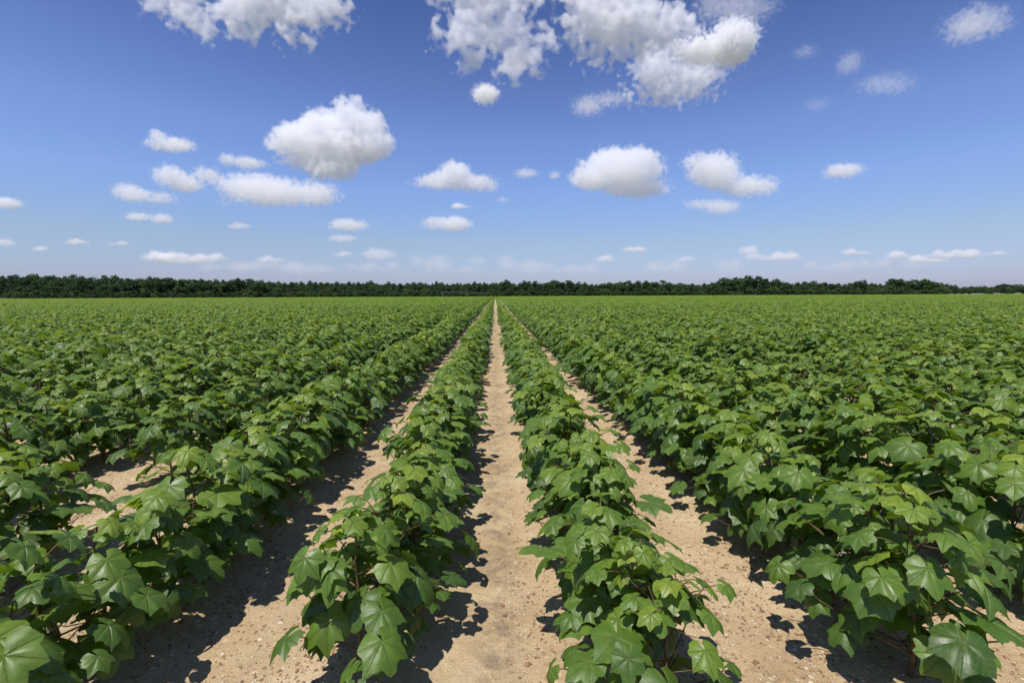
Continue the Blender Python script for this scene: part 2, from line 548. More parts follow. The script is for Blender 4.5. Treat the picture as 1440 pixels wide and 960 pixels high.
# where every plant of the near field stands
FAR_PLANTS = 42.0
WIDE = 1.14        # rows have grown broader than tall
def near_positions():
    rng = random.Random(11)
    P = []
    nrow = int(FAR_PLANTS * 1.35 / ROW)
    for i in range(-nrow, nrow):
        X = (i + .5) * ROW
        y = -2.2 + rng.uniform(0, .25)
        while y < FAR_PLANTS + 2:
            y += .215 * rng.uniform(.78, 1.22)
            d = math.hypot(X, y)
            if abs(X) > 1.25 * abs(y) + 3.2: continue
            if 0 < y < (1.62 if i in (-1, 0) else 1.22 if i == -2 else 1.45 if i < 0 else 1.40) and abs(i + .5) < 4: continue
            s = rng.gauss(1.08, .08) * (1.07 if i not in (-1, 0) else 1.0)
            if i == 0: s *= 1.06
            if i == -1: s *= 1.02
            if i == -3 and 2.65 < y < 3.6: continue        # a few plants failed here and bare soil shows
            if rng.random() < .04: s *= .72
            P.append(dict(row=i, x=X + rng.gauss(0, .022) + (.02 if i == -1 else .04 if i == 1 else 0), y=y, s=max(.6, s), v=rng.randrange(len(DESIGNS)), a=rng.uniform(0, 6.283)))
    # the first plant of the right hand row stands alone, with a gap before the next
    P = [p for p in P if not (p['row'] == 0 and 0 < p['y'] < 2.28) and not (p['row'] == -1 and 0 < p['y'] < 2.02)]
    P += [dict(row=-1, x=-.50, y=1.66, s=1.05, v=2, a=1.1), dict(row=-1, x=-.45, y=1.86, s=1.1, v=6, a=3.9)]
    P += [dict(row=0, x=.47, y=1.80, s=1.16, v=1, a=.4), dict(row=0, x=.44, y=1.62, s=1.05, v=5, a=2.2), dict(row=0, x=.54, y=1.46, s=1.0, v=3, a=5.0), dict(row=0, x=.50, y=2.40, s=1.1, v=4, a=1.0)]
    return [p for p in P if p['y'] < FAR_PLANTS]
PLANTS = near_positions()
# plants whose stem would stand under the camera's own feet are not there
PLANTS = [p for p in PLANTS if math.hypot(p['x'], p['y']) > .55]

def in_view(p):
    best = False
    for dx, z in ((0, .05), (0, .3), (-.3, .3), (.3, .3), (0, .52)):
        q = project((p['x'] + dx, p['y'], z))
        if q and -15 < q[0] < 1455 and q[1] < 985: best = True
    return best
PLANTS.sort(key=lambda p: math.hypot(p['x'], p['y'], CAM_H - .35))
SINGLE = [p for p in PLANTS if in_view(p)][:300]
chosen = {id(p) for p in SINGLE}
REST = [p for p in PLANTS if id(p) not in chosen]

WORD = 'first second third fourth fifth sixth seventh eighth ninth tenth eleventh twelfth thirteenth fourteenth fifteenth sixteenth seventeenth eighteenth nineteenth'.split()
TENS = {2: 'twent', 3: 'thirt', 4: 'fort', 5: 'fift', 6: 'sixt'}
def ordinal(n):
    if n < 20: return WORD[n - 1]
    t, u = divmod(n, 10)
    return TENS[t] + ('ieth' if u == 0 else 'y-' + WORD[u - 1])

def build_single_plants():
    rows = {}
    for p in SINGLE: rows.setdefault(p['row'], []).append(p)
    for i, ps in rows.items():
        ps.sort(key=lambda p: p['y'])
        side = 'right' if i >= 0 else 'left'
        rn = ordinal(i + 1 if i >= 0 else -i)
        for n, p in enumerate(ps, 1):
            d = math.hypot(p['x'], p['y'])
            root = empty('cotton_plant', (p['x'], p['y'], ground_z(p['x'], p['y']) - .005))
            root.rotation_euler = (0, 0, p['a'])
            root.scale = (p['s'] * WIDE, p['s'] * WIDE, p['s'])
            size = 'small green' if p['s'] < .85 else 'tall leafy' if p['s'] > 1.17 else 'green'
            pos = 'nearest' if n == 1 else ordinal(n) + ' nearest'
            tag(root, f'{size} cotton plant, {pos} in the {rn} row {side} of the middle sandy path', 'cotton plant',
                f'cotton plants of the {rn} row {side} of the middle path')
            st = mesh_obj('stem', STEMS[p['v']], root)
            if d < 8.5:
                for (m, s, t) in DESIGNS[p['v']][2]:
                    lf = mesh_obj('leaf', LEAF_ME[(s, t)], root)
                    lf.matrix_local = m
            else:
                tag(mesh_obj('foliage', FOLIAGE[p['v']], root), kind='stuff')
build_single_plants()

# ------------------------------------------------------------------ scattering in one object
def instancer(name, label, pts, sources, srcname, mats):
    """one stuff object that scatters source meshes on points: (x, y, z, pick, turn, sx, sz)"""
    coll = bpy.data.collections.new(srcname)
    for i, me in enumerate(sources):
        coll.objects.link(bpy.data.objects.new('%s_%03d' % (srcname, i), me))
    me = bpy.data.meshes.new(name)
    me.from_pydata([p[:3] for p in pts], [], [])
    me.attributes.new('pick', 'INT', 'POINT').data.foreach_set('value', [p[3] for p in pts])
    me.attributes.new('turn', 'FLOAT', 'POINT').data.foreach_set('value', [p[4] for p in pts])
    me.attributes.new('size', 'FLOAT_VECTOR', 'POINT').data.foreach_set('vector', [c for p in pts for c in (p[5], p[5], p[6])])
    for m in mats: me.materials.append(m)
    o = mesh_obj(name, me)
    tag(o, label, None, None, 'stuff')
    t = bpy.data.node_groups.new(name + '_scatter', 'GeometryNodeTree')
    t.is_modifier = True
    t.interface.new_socket('Geometry', in_out='INPUT', socket_type='NodeSocketGeometry')
    t.interface.new_socket('Geometry', in_out='OUTPUT', socket_type='NodeSocketGeometry')
    k = NT(t)
    gi, go = k.node('NodeGroupInput'), k.node('NodeGroupOutput')
    ci = k.node('GeometryNodeCollectionInfo')
    ci.inputs['Collection'].default_value = coll
    ci.inputs['Separate Children'].default_value = True
    ci.inputs['Reset Children'].default_value = True
    def attr(nm, ty):
        n = k.node('GeometryNodeInputNamedAttribute', data_type=ty)
        n.inputs['Name'].default_value = nm
        return n.outputs[0]
    ip = k.node('GeometryNodeInstanceOnPoints')
    k.link(gi.outputs[0], ip.inputs['Points'])
    k.link(ci.outputs[0], ip.inputs['Instance'])
    ip.inputs['Pick Instance'].default_value = True
    k.link(attr('pick', 'INT'), ip.inputs['Instance Index'])
    cx = k.node('ShaderNodeCombineXYZ'); k.link(attr('turn', 'FLOAT'), cx.inputs[2])
    er = k.node('FunctionNodeEulerToRotation'); k.link(cx.outputs[0], er.inputs[0])
    k.link(er.outputs[0], ip.inputs['Rotation'])
    k.link(attr('size', 'FLOAT_VECTOR'), ip.inputs['Scale'])
    k.link(ip.outputs[0], go.inputs[0])
    o.modifiers.new(name + '_scatter', 'NODES').node_group = t
    return o

# ------------------------------------------------------------------ the rest of the field: instances in ONE object
def joined_plants(seed, count, lod, keep, grow, rows=1, stems=False):
    """a strip (or a patch of rows) of plants as one mesh"""
    rng = random.Random(seed)
    L = []
    for r in range(rows):
        for j in range(count):
            D = DESIGNS[rng.randrange(len(DESIGNS))]
            s = rng.gauss(1.12, .09)
            M = Matrix.Translation(((r - (rows - 1) / 2) * ROW + rng.gauss(0, .03), (j - (count - 1) / 2) * .245 + rng.gauss(0, .04), 0)) @ Matrix.Rotation(rng.uniform(0, 6.28), 4, 'Z') @ Matrix.Diagonal((s, s, s, 1))
            for (m, sh, t) in D[2]:
                if (M @ m).translation.z < .10 * lod: continue
                L.append((M @ m, sh, t))
    return foliage_mesh(L, lod, 'field_patch', keep, grow, None, seed)

def build_field():
    src = []
    for i, d in enumerate(DESIGNS):
        src.append(foliage_mesh(d[2], 1, 'field_plant', extra=(d[0], d[1])))
    n_plant = len(src)
    for i in range(5): src.append(joined_plants(100 + i, 6, 2, .62, 1.25))
    n_strip = len(src)
    for i in range(5): src.append(joined_plants(200 + i, 20, 2, .22, 1.85, rows=4))
    rng = random.Random(5)
    P, I, A, S = [], [], [], []
    def put(x, y, i, a, s):
        P.append((x, y, 0 if y > 24 else ground_z(x, y))); I.append(i); A.append(a); S.append(s)
    for p in REST: put(p['x'], p['y'], p['v'], p['a'], p['s'])
    L1, Y2 = 6 * .245, 126.0
    y = FAR_PLANTS + L1 / 2
    while y < Y2:
        nr = int((1.22 * y + 4) / ROW)
        for i in range(-nr, nr):
            put((i + .5) * ROW, y, n_plant + rng.randrange(5), math.pi * rng.randrange(2), rng.uniform(.94, 1.07))
        y += L1
    y1 = y - L1 / 2
    L2 = 20 * .245
    y = y1 + L2 / 2
    while y < FIELD_END:
        nr = int((1.2 * y + 6) / (4 * ROW)) + 1
        for i in range(-nr, nr):
            xx = (4 * i + 2) * ROW
            put(xx, y, n_strip + rng.randrange(5), math.pi * rng.randrange(2), rng.uniform(.96, 1.05))
        y += L2
    pts = [(*p, i, a, z * (WIDE if i < n_plant else 1.0), z) for p, i, a, z in zip(P, I, A, S)]
    instancer('cotton_field', 'rows of leafy green cotton running on to the far treeline', pts, src, 'field_sources', (M_LEAF, M_STEM))
build_field()
# ------------------------------------------------------------------ the treeline beyond the field
def tree_material():
    m, k, out = material('tree_foliage')
    b = k.node('ShaderNodeBsdfPrincipled')
    at = k.node('ShaderNodeAttribute', attribute_name='tone').outputs['Fac']
    oi = k.node('ShaderNodeObjectInfo').outputs['Random']
    t = k.math('ADD', k.math('MULTIPLY', at, .45), k.math('MULTIPLY', oi, .6), clamp=True)
    col = ramp(k, t, [(0, (.020, .046, .018, 1)), (.4, (.036, .074, .024, 1)), (.75, (.060, .112, .03, 1)), (1, (.095, .145, .04, 1))])
    k.link(col, b.inputs['Base Color'])
    b.inputs['Roughness'].default_value = .6
    b.inputs['Specular IOR Level'].default_value = .2
    tr = k.node('ShaderNodeBsdfTranslucent'); k.link(col, tr.inputs['Color'])
    ms = k.node('ShaderNodeMixShader'); ms.inputs[0].default_value = .2
    k.link(b.outputs[0], ms.inputs[1]); k.link(tr.outputs[0], ms.inputs[2])
    k.link(ms.outputs[0], out.inputs['Surface'])
    return m
M_TREE = tree_material()
M_BARK = simple('bark', (.09, .07, .05), .9, .3, 3)
M_STEEL = simple('galvanised_steel', (.12, .135, .13), .45, .12, 2, .5)
M_TYRE = simple('tyre_rubber', (.03, .03, .03), .8, .2, 3)
M_WALL = simple('painted_boards', (.55, .56, .60), .7, .1, 2)
M_ROOF = simple('metal_roof', (.32, .34, .38), .5, .15, 1)
M_DARK = simple('dark_doorway', (.03, .03, .035), .6, .2, 1)
M_WOOD = simple('weathered_wood', (.34, .33, .33), .85, .15, 4)

def crown_mesh(seed, kind):
    """unit crown: 1 high, about 1 across, made of leaf sprays gathered in clumps"""
    rng = np.random.default_rng(seed)
    cl = []
    n = {'round': 34, 'tall': 30, 'wide': 36, 'pine': 24, 'bush': 26}[kind]
    for i in range(n):
        for _ in range(40):
            p = rng.uniform(-1, 1, 3)
            if np.linalg.norm(p) > 1 or np.linalg.norm(p) < .45: continue
            z = .53 + .44 * p[2]
            if kind == 'pine':
                rr = .34 * (1.05 - z) + .10
            elif kind == 'tall':
                rr = .34
            elif kind == 'wide':
                rr = .50 if z < .8 else .42
            elif kind == 'bush':
                z = .36 + .40 * p[2]; rr = .5
            else:
                rr = .43
            cl.append((p[0] * rr, p[1] * rr, z, rng.uniform(.09, .17) * (1.15 if kind in ('wide', 'bush') else 1)))
            break
    V, Fc, T = [], [], []
    for (cx, cy_, cz, cr) in cl:
        m = 46
        d = rng.normal(size=(m, 3)); d /= np.linalg.norm(d, axis=1)[:, None]
        d[:, 2] = np.where(d[:, 2] < -.3, -d[:, 2], d[:, 2])
        rad = cr * rng.uniform(.55, 1.12, (m, 1))
        c = np.array((cx, cy_, cz)) + d * rad * np.array((1.1, 1.1, .85))
        nrm = d + rng.normal(scale=.55, size=(m, 3)); nrm /= np.linalg.norm(nrm, axis=1)[:, None]
        a = np.cross(nrm, rng.normal(size=(m, 3))); a /= np.linalg.norm(a, axis=1)[:, None]
        b = np.cross(nrm, a)
        s = rng.uniform(.020, .040, (m, 1))
        tone = np.clip(rng.normal(.5, .2) + rng.normal(0, .15, m), 0, 1)
        for i in range(m):
            n0 = len(V)
            for u, v in ((-1, -.6), (.2, -1), (1, .1), (.1, 1), (-.8, .5)):
                V.append(c[i] + a[i] * u * s[i] + b[i] * v * s[i])
            T += [tone[i]] * 5
            Fc.append(tuple(range(n0, n0 + 5)))
    me = bpy.data.meshes.new('crown')
    return finish(me, np.array(V), Fc, np.zeros((len(V), 2)), np.array(T), (M_TREE,))

def trunk_mesh(seed):
    V, Fc = [], []
    rng = random.Random(seed)
    pts = [(rng.uniform(-.01, .01) * i, rng.uniform(-.01, .01) * i, .12 * i) for i in range(7)]
    pts[0] = (0, 0, -.02)
    tube(V, Fc, pts, .026, .010, 7)
    for j in range(5):
        z = .25 + .1 * j; a = j * 2.3 + rng.random()
        tube(V, Fc, [(0, 0, z), (math.cos(a) * .1, math.sin(a) * .1, z + .08), (math.cos(a) * .24, math.sin(a) * .24, z + .17)], .010, .004, 5)
    return finish(bpy.data.meshes.new('trunk'), np.array(V), Fc, np.zeros((len(V), 2)), np.zeros(len(V)), (M_BARK,))

KINDS_T = ['round', 'wide', 'tall', 'round', 'wide', 'pine', 'tall', 'bush', 'bush']
CROWNS = [crown_mesh(40 + i, kd) for i, kd in enumerate(KINDS_T)]
TRUNKS = [trunk_mesh(i) for i in range(4)]

TREE_Y = 334.0
def at_depth(px, py, Y):
    d = ray(px, py)
    return Vector((0, 0, CAM_H)) + d * (Y / d.y)

def lerp_table(tab, x):
    for (x0, y0), (x1, y1) in zip(tab, tab[1:]):
        if x0 <= x <= x1: return y0 + (y1 - y0) * (x - x0) / (x1 - x0)
    return tab[0][1] if x < tab[0][0] else tab[-1][1]

FRONT = [(-60, 400), (20, 402), (30, 399), (60, 397), (115, 399), (122, 404), (140, 404), (150, 397), (180, 393), (225, 391), (250, 394), (300, 395), (340, 391), (352, 392), (362, 397), (372, 400),
         (395, 402), (470, 402), (540, 401), (600, 400), (650, 400), (690, 396), (712, 398), (740, 395), (790, 393), (812, 397), (830, 399), (860, 396), (910, 394), (940, 396),
         (968, 400), (985, 396), (1012, 394), (1030, 391), (1045, 388), (1060, 391), (1085, 389), (1098, 393), (1110, 398), (1140, 396), (1165, 398), (1185, 398),
         (1210, 396), (1240, 398), (1258, 393), (1275, 396), (1290, 394), (1310, 393), (1322, 396), (1332, 398)]
BACK = [(-60, 389), (0, 389), (70, 388), (120, 390), (180, 391), (270, 392), (330, 395), (370, 396), (420, 397), (520, 397), (600, 398), (650, 398), (700, 398), (760, 399), (850, 399), (900, 398), (980, 400), (1030, 396), (1110, 399), (1200, 399), (1325, 398), (1340, 401)]

def build_trees():
    rng = random.Random(21)
    x = -30.0
    n = 0
    while x < 1330:
        big = 1030 < x < 1105 or 1255 < x < 1325 or 325 < x < 350
        top = lerp_table(FRONT, x) + (1.0 if x < 1000 else 0) + rng.choice((-3, -1.5, 0, 0, 1.2, 2.4, 3.6)) + rng.uniform(-.6, .6)
        Y = TREE_Y + rng.uniform(-5, 7)
        ptop = at_depth(x, top, Y)
        h = max(4.0, ptop.z)
        wdt = h * rng.uniform(.85, 1.15) if not big else h * rng.uniform(1.0, 1.2)
        kind = rng.choice((0, 1, 3, 4, 0, 1, 2, 6)) if not (375 < x < 620) else rng.choice((2, 6, 5, 5, 0, 3))
        if n % 9 == 4: kind = 5
        root = empty('pine_tree' if kind == 5 else 'broadleaf_tree', (ptop.x, Y, 0))
        root.rotation_euler = (0, 0, rng.uniform(0, 6.28))
        root.scale = (wdt, wdt, h)
        zone = ('left of the thin irrigation span' if x < 622 else
                'from the irrigation span to the tallest crowns' if x < 1030 else
                'right of the tallest crowns')
        if 1038 < x < 1053 and not any(o.get('label', '').startswith('tallest') for o in C.objects if o.type == 'EMPTY'):
            lab, grp = 'tallest dark rounded tree of the far treeline on the right', None
        else:
            lab = ('narrow pine' if kind == 5 else 'dark green broadleaf tree') + ' in the far treeline ' + zone
            grp = ('pines ' if kind == 5 else 'broadleaf trees ') + 'of the far treeline ' + zone
        tag(root, lab, 'tree', grp)
        mesh_obj('crown', CROWNS[kind], root)
        mesh_obj('trunk', TRUNKS[n % 4], root)
        n += 1
        x += rng.uniform(6.5, 11.5) * (1.15 if big else 1)
    # bushes at the foot of the trees
    x = 14.0
    n = 0
    while x < 1335:
        Y = TREE_Y - 9 + rng.uniform(-2.5, 2.0)
        b = at_depth(x, 410, Y)
        h = rng.uniform(3.4, 5.8)
        wd = h * rng.uniform(1.3, 1.9)
        zone = 'left of the thin irrigation span' if x < 622 else 'right of the thin irrigation span'
        root = empty('bush', (b.x, Y, 0))
        root.rotation_euler = (0, 0, rng.uniform(0, 6.28))
        root.scale = (wd, wd, h * 1.3)
        tag(root, 'low dark bush at the foot of the far trees ' + zone, 'bush', 'bushes at the foot of the far trees ' + zone)
        mesh_obj('crown', CROWNS[7 + n % 2], root)
        n += 1
        x += rng.uniform(10, 17) if not (1290 < x) else 9

def build_forest():
    rng = random.Random(31)
    pts = []
    for Y, dy, step in ((372, 0, 9), (410, 0, 8), (470, 0, 7)):
        x = -60.0
        while x < 1345:
            top = lerp_table(BACK, x) + dy + rng.uniform(-.8, 2.2) + (1.5 if Y < 400 else 0)
            p = at_depth(x, top, Y + rng.uniform(-12, 12))
            h = max(4, p.z)
            wd = h * rng.uniform(.5, .8)
            pts.append((p.x, p.y, 0, rng.choice((0, 1, 3, 4, 2, 6, 5)), rng.uniform(0, 6.28), wd, h))
            x += step * rng.uniform(.7, 1.3)
    # thicket closing the view under the crowns
    x = -60.0
    while x < 1330:
        p = at_depth(x, 408, 352 + rng.uniform(-3, 6))
        h = rng.uniform(5.0, 7.0)
        pts.append((p.x, p.y, -.4, 7 + rng.randrange(2), rng.uniform(0, 6.28), h * rng.uniform(1.2, 1.6), h))
        x += rng.uniform(5, 8)
    # the lower, farther wood at the right hand end
    for Y, tops in ((640, [(1320, 403), (1370, 403.5), (1400, 401), (1425, 399.5), (1520, 399)]), (560, [(1330, 406), (1400, 404.5), (1440, 402.5), (1520, 402)])):
        x = 1322.0
        while x < 1520:
            p = at_depth(x, lerp_table(tops, x) + rng.uniform(-.5, .8), Y + rng.uniform(-20, 20))
            h = max(4, p.z)
            pts.append((p.x, p.y, 0, rng.choice((0, 1, 3, 4, 7, 8)), rng.uniform(0, 6.28), h * rng.uniform(.9, 1.5), h))
            x += rng.uniform(3.5, 6.5)
    instancer('forest', 'dark wood closing the view behind the front trees', pts, CROWNS, 'forest_sources', (M_TREE,))

def boxes(name, mat, parent, items, bevel=0):
    bm = bmesh.new()
    for (c, s) in items:
        r = bmesh.ops.create_cube(bm, size=1)
        for v in r['verts']:
            v.co = Vector((v.co.x * s[0] + c[0], v.co.y * s[1] + c[1], v.co.z * s[2] + c[2]))
    me = bpy.data.meshes.new(name)
    bm.to_mesh(me); bm.free()
    me.materials.append(mat)
    return mesh_obj(name, me, parent)

def tube_obj(name, mat, parent, lines, r, sides=6):
    V, Fc = [], []
    for pts in lines: tube(V, Fc, pts, r, r, sides)
    me = bpy.data.meshes.new(name)
    me.from_pydata(V, [], Fc)
    me.materials.append(mat)
    return mesh_obj(name, me, parent)

def build_pivot():
    """centre pivot irrigation machine parked before the trees"""
    Y = 320.0
    x0 = at_depth(622, 410, Y).x; x1 = at_depth(656, 410, Y).x; x2 = at_depth(690, 410, Y).x
    root = empty('irrigation_machine', (x0, Y, 0))
    tag(root, 'long grey irrigation span on wheeled towers in front of the far trees', 'irrigation machine')
    L1, L2 = x1 - x0, x2 - x0
    tube_obj('riser_post', M_WOOD, root, [[(0, 0, 0), (0, 0, 3.7)]], .14, 8)
    def arch(a, b, z0, rise, n=9):
        return [(a + (b - a) * i / (n - 1), 0, z0 + rise * math.sin(math.pi * i / (n - 1))) for i in range(n)]
    s1, s2 = arch(0, L1, 3.1, .7), arch(L1, L2, 2.6, .4)
    tube_obj('water_pipe', M_STEEL, root, [s1, s2], .09, 6)
    for span in (s1, s2):
        low = [(p[0], o, p[2] - 1.2 * math.sin(math.pi * i / 8)) for o in (-.8,) for i, p in enumerate(span)]
        low2 = [(p[0], .8, p[2]) for p in low]
        tr = [[span[i], low[i], low2[i], span[i]] for i in range(1, 8)]
        tube_obj('truss', M_STEEL, root, [low, low2] + tr, .04, 4)
    for bx in (L1, L2):
        for sy in (-1, 1):
            tube_obj('tower_leg', M_STEEL, root, [[(bx, 0, 2.7), (bx, sy * 1.9, .55)]], .09, 5)
            wh = tube_obj('wheel', M_TYRE, root, [[(bx - .18, sy * 1.9, .55), (bx + .18, sy * 1.9, .55)]], .55, 14)
    for q in range(1, 8):
        for span in (s1, s2):
            p = span[q]
            tube_obj('drop_hose', M_TYRE, root, [[p, (p[0], .2, p[2] - .9), (p[0], .2, 1.4)]], .03, 4)

def build_left_yard():
    Y = 326.0
    p = at_depth(13, 410, Y)
    root = empty('farm_shed', (p.x, Y + 6, 0))
    tag(root, 'small pale farm shed under the trees at the left end of the treeline', 'shed')
    boxes('wall', M_WALL, root, [((0, 0, 1.5), (5.2, 4.0, 3.0))])
    boxes('door', M_DARK, root, [((-.9, -2.03, 1.05), (1.3, .08, 2.1))])
    boxes('window', M_DARK, root, [((1.4, -2.03, 1.7), (1.0, .08, .8))])
    bm = bmesh.new()
    pr = [(-3.0, -2.5, 2.95), (3.0, -2.5, 2.95), (3.0, 2.5, 2.95), (-3.0, 2.5, 2.95), (-3.0, 0, 4.3), (3.0, 0, 4.3)]
    vs_ = [bm.verts.new(v) for v in pr]
    for f in ((0, 1, 5, 4), (2, 3, 4, 5), (0, 4, 3), (1, 2, 5), (3, 2, 1, 0)): bm.faces.new([vs_[i] for i in f])
    me = bpy.data.meshes.new('roof'); bm.to_mesh(me); bm.free(); me.materials.append(M_ROOF)
    mesh_obj('roof', me, root)
    # pale board fence in front of it
    a, b = at_depth(-60, 414, Y - 2).x, at_depth(23, 414, Y - 2).x
    fr = empty('rail_fence', (a, Y - 2, 0))
    tag(fr, 'pale two rail fence before the shed at the left end', 'fence')
    n = int((b - a) / 2.6)
    for i in range(n + 1):
        boxes('post', M_WOOD, fr, [(((b - a) * i / n, 0, .65), (.16, .16, 1.3))])
    for z in (.5, 1.05):
        boxes('rail', M_WOOD, fr, [(((b - a) / 2, -.11, z), (b - a, .05, .2))])
    # far white shed showing at the right hand gap of the trees
    q = at_depth(1337, 407, 520)
    root = empty('white_shed', (q.x, 520, 0))
    tag(root, 'tiny white shed in the gap at the right end of the treeline', 'shed')
    boxes('wall', M_WALL, root, [((0, 0, 3.2), (2.2, 3, 6.4))])
    boxes('roof', M_ROOF, root, [((0, 0, 6.5), (2.8, 3.6, .25))])

build_forest()
build_trees()
build_pivot()
build_left_yard()
# ------------------------------------------------------------------ clouds: real volumes hanging at 700 m and more
def cloud_material():
    m, k, out = material('cloud_vapour')
    v = k.node('ShaderNodeVolumePrincipled')
    v.inputs['Color'].default_value = (1.0, 1.0, 1.0, 1)
    v.inputs['Density'].default_value = 1.0
    v.inputs['Anisotropy'].default_value = 0.0
    k.link(v.outputs[0], out.inputs['Volume'])
    return m
M_CLOUD = cloud_material()
CLOUD_BASE = 620.0

def cloud(label, lumps, amp=0.55, soft=7.0, dens=0.16, seed=0, group=None, size=30.0, base=None, far=9000.0, bias=0.44, thick=1.0):
    """lumps: (x, y, rx, ry) in photograph pixels, scaled to the cloud's own distance"""
    rng = random.Random(seed * 77 + 5)
    x0 = min(l[0] - l[2] for l in lumps); x1 = max(l[0] + l[2] for l in lumps)
    y0 = min(l[1] - l[3] for l in lumps); y1 = max(l[1] + l[3] for l in lumps)
    cx, cy_ = (x0 + x1) / 2, (y0 + y1) / 2
    d = ray(cx, min(y1, 404))
    el = math.asin(max(d.z, 0.005))
    dist = min((base or CLOUD_BASE) / math.tan(el), far)
    dc = ray(cx, cy_)
    horiz = math.hypot(dc.x, dc.y)
    pos = Vector((0, 0, CAM_H)) + dc * (dist / horiz)
    fwd = cam_rot @ Vector((0, 0, -1))
    depth = (pos - Vector((0, 0, CAM_H))).dot(fwd)
    s = depth / F_PX
    tree = bpy.data.node_groups.new('cloud_field', 'GeometryNodeTree')
    tree.interface.new_socket('Geometry', in_out='OUTPUT', socket_type='NodeSocketGeometry')
    tree.is_modifier = True
    k = NT(tree)
    P = k.node('GeometryNodeInputPosition').outputs[0]
    # slow warp so that no lump stays a clean ellipsoid
    nw = k.node('ShaderNodeTexNoise', noise_dimensions='3D')
    off = k.vmath('ADD', P, (rng.uniform(-900, 900), rng.uniform(-900, 900), rng.uniform(-900, 900)))
    k.put(nw.inputs['Vector'], off)
    nw.inputs['Scale'].default_value = 1.0 / size
    nw.inputs['Detail'].default_value = 3.0
    wv = k.vmath('SCALE', k.vmath('SUBTRACT', nw.outputs['Color'], (0.5, 0.5, 0.5)), size * 0.7)
    Q = k.vmath('ADD', P, wv)
    field = None
    dmax = 0
    for (lx, ly, rx, ry) in lumps:
        rd = max(min(rx, ry * 1.6), ry * 0.9) * thick
        oy = rng.uniform(-0.35, 0.35) * rd
        dmax = max(dmax, rd + abs(oy))
        c = (lx - cx, oy, cy_ - ly)
        q = k.vmath('DIVIDE', k.vmath('SUBTRACT', Q, c), (rx, rd, ry))
        dd = k.math('MULTIPLY', k.math('SUBTRACT', 1.0, k.vmath('LENGTH', q)), min(rx, ry))
        field = dd if field is None else k.math('SMOOTH_MAX', field, dd, 5.0)
    big = min(max(min(l[2], l[3]) for l in lumps), 40.0)
    nf = k.node('ShaderNodeTexNoise', noise_dimensions='3D')
    k.put(nf.inputs['Vector'], off)
    nf.inputs['Scale'].default_value = 3.2 / size
    nf.inputs['Detail'].default_value = 4.0
    nf.inputs['Roughness'].default_value = 0.6 if thick == 1.0 else 0.5
    fb = k.math('MULTIPLY', k.math('SUBTRACT', nf.outputs[0], bias), big * amp * (2.6 if amp < .5 else 4.0))
    # rounded cauliflower heads on two scales
    for sc, a_ in ((2.2, .50), (5.0, .15)) if thick == 1.0 else ((2.4, .5),):
        vo = k.node('ShaderNodeTexVoronoi', voronoi_dimensions='3D')
        k.put(vo.inputs['Vector'], k.vmath('ADD', off, k.vmath('SCALE', k.vmath('SUBTRACT', nf.outputs['Color'], (.5, .5, .5)), size * .35)))
        vo.inputs['Scale'].default_value = sc / size
        fb = k.math('ADD', fb, k.math('MULTIPLY', k.math('SUBTRACT', .26, k.math('MULTIPLY', vo.outputs['Distance'], vo.outputs['Distance'])), min(big, size * .8) * a_ * (1.3 if thick == 1.0 else .7)))
    field = k.math('ADD', field, fb)
    den = k.math('DIVIDE', field, soft * .52, clamp=True)
    den = k.math('MULTIPLY', den, 1.9 * dens / s)
    pad = big * amp * 0.6 + size * 0.3
    hx, hz, hy = (x1 - x0) / 2 + pad, (y1 - y0) / 2 + pad, dmax + pad
    vox = max(1.05, (8 * hx * hy * hz / 2000000.0) ** (1 / 3))
    vc = k.node('GeometryNodeVolumeCube')
    k.link(den, vc.inputs['Density'])
    vc.inputs['Min'].default_value = (-hx, -hy, -hz)
    vc.inputs['Max'].default_value = (hx, hy, hz)
    for nm, h in (('Resolution X', hx), ('Resolution Y', hy), ('Resolution Z', hz)):
        vc.inputs[nm].default_value = max(8, int(2 * h / vox))
    sm = k.node('GeometryNodeSetMaterial')
    sm.inputs['Material'].default_value = M_CLOUD
    k.link(vc.outputs[0], sm.inputs[0])
    go = k.node('NodeGroupOutput')
    k.link(sm.outputs[0], go.inputs[0])
    me = bpy.data.volumes.new('cloud')
    me.materials.append(M_CLOUD)
    o = mesh_obj('cloud', me)
    yaw = math.atan2(fwd.y, fwd.x) - math.pi / 2
    o.location = pos
    o.rotation_euler = (0, 0, yaw)
    o.scale = (s, s, s)
    md = o.modifiers.new('cloud_field', 'NODES')
    md.node_group = tree
    tag(o, label, 'cloud', group)
    return o

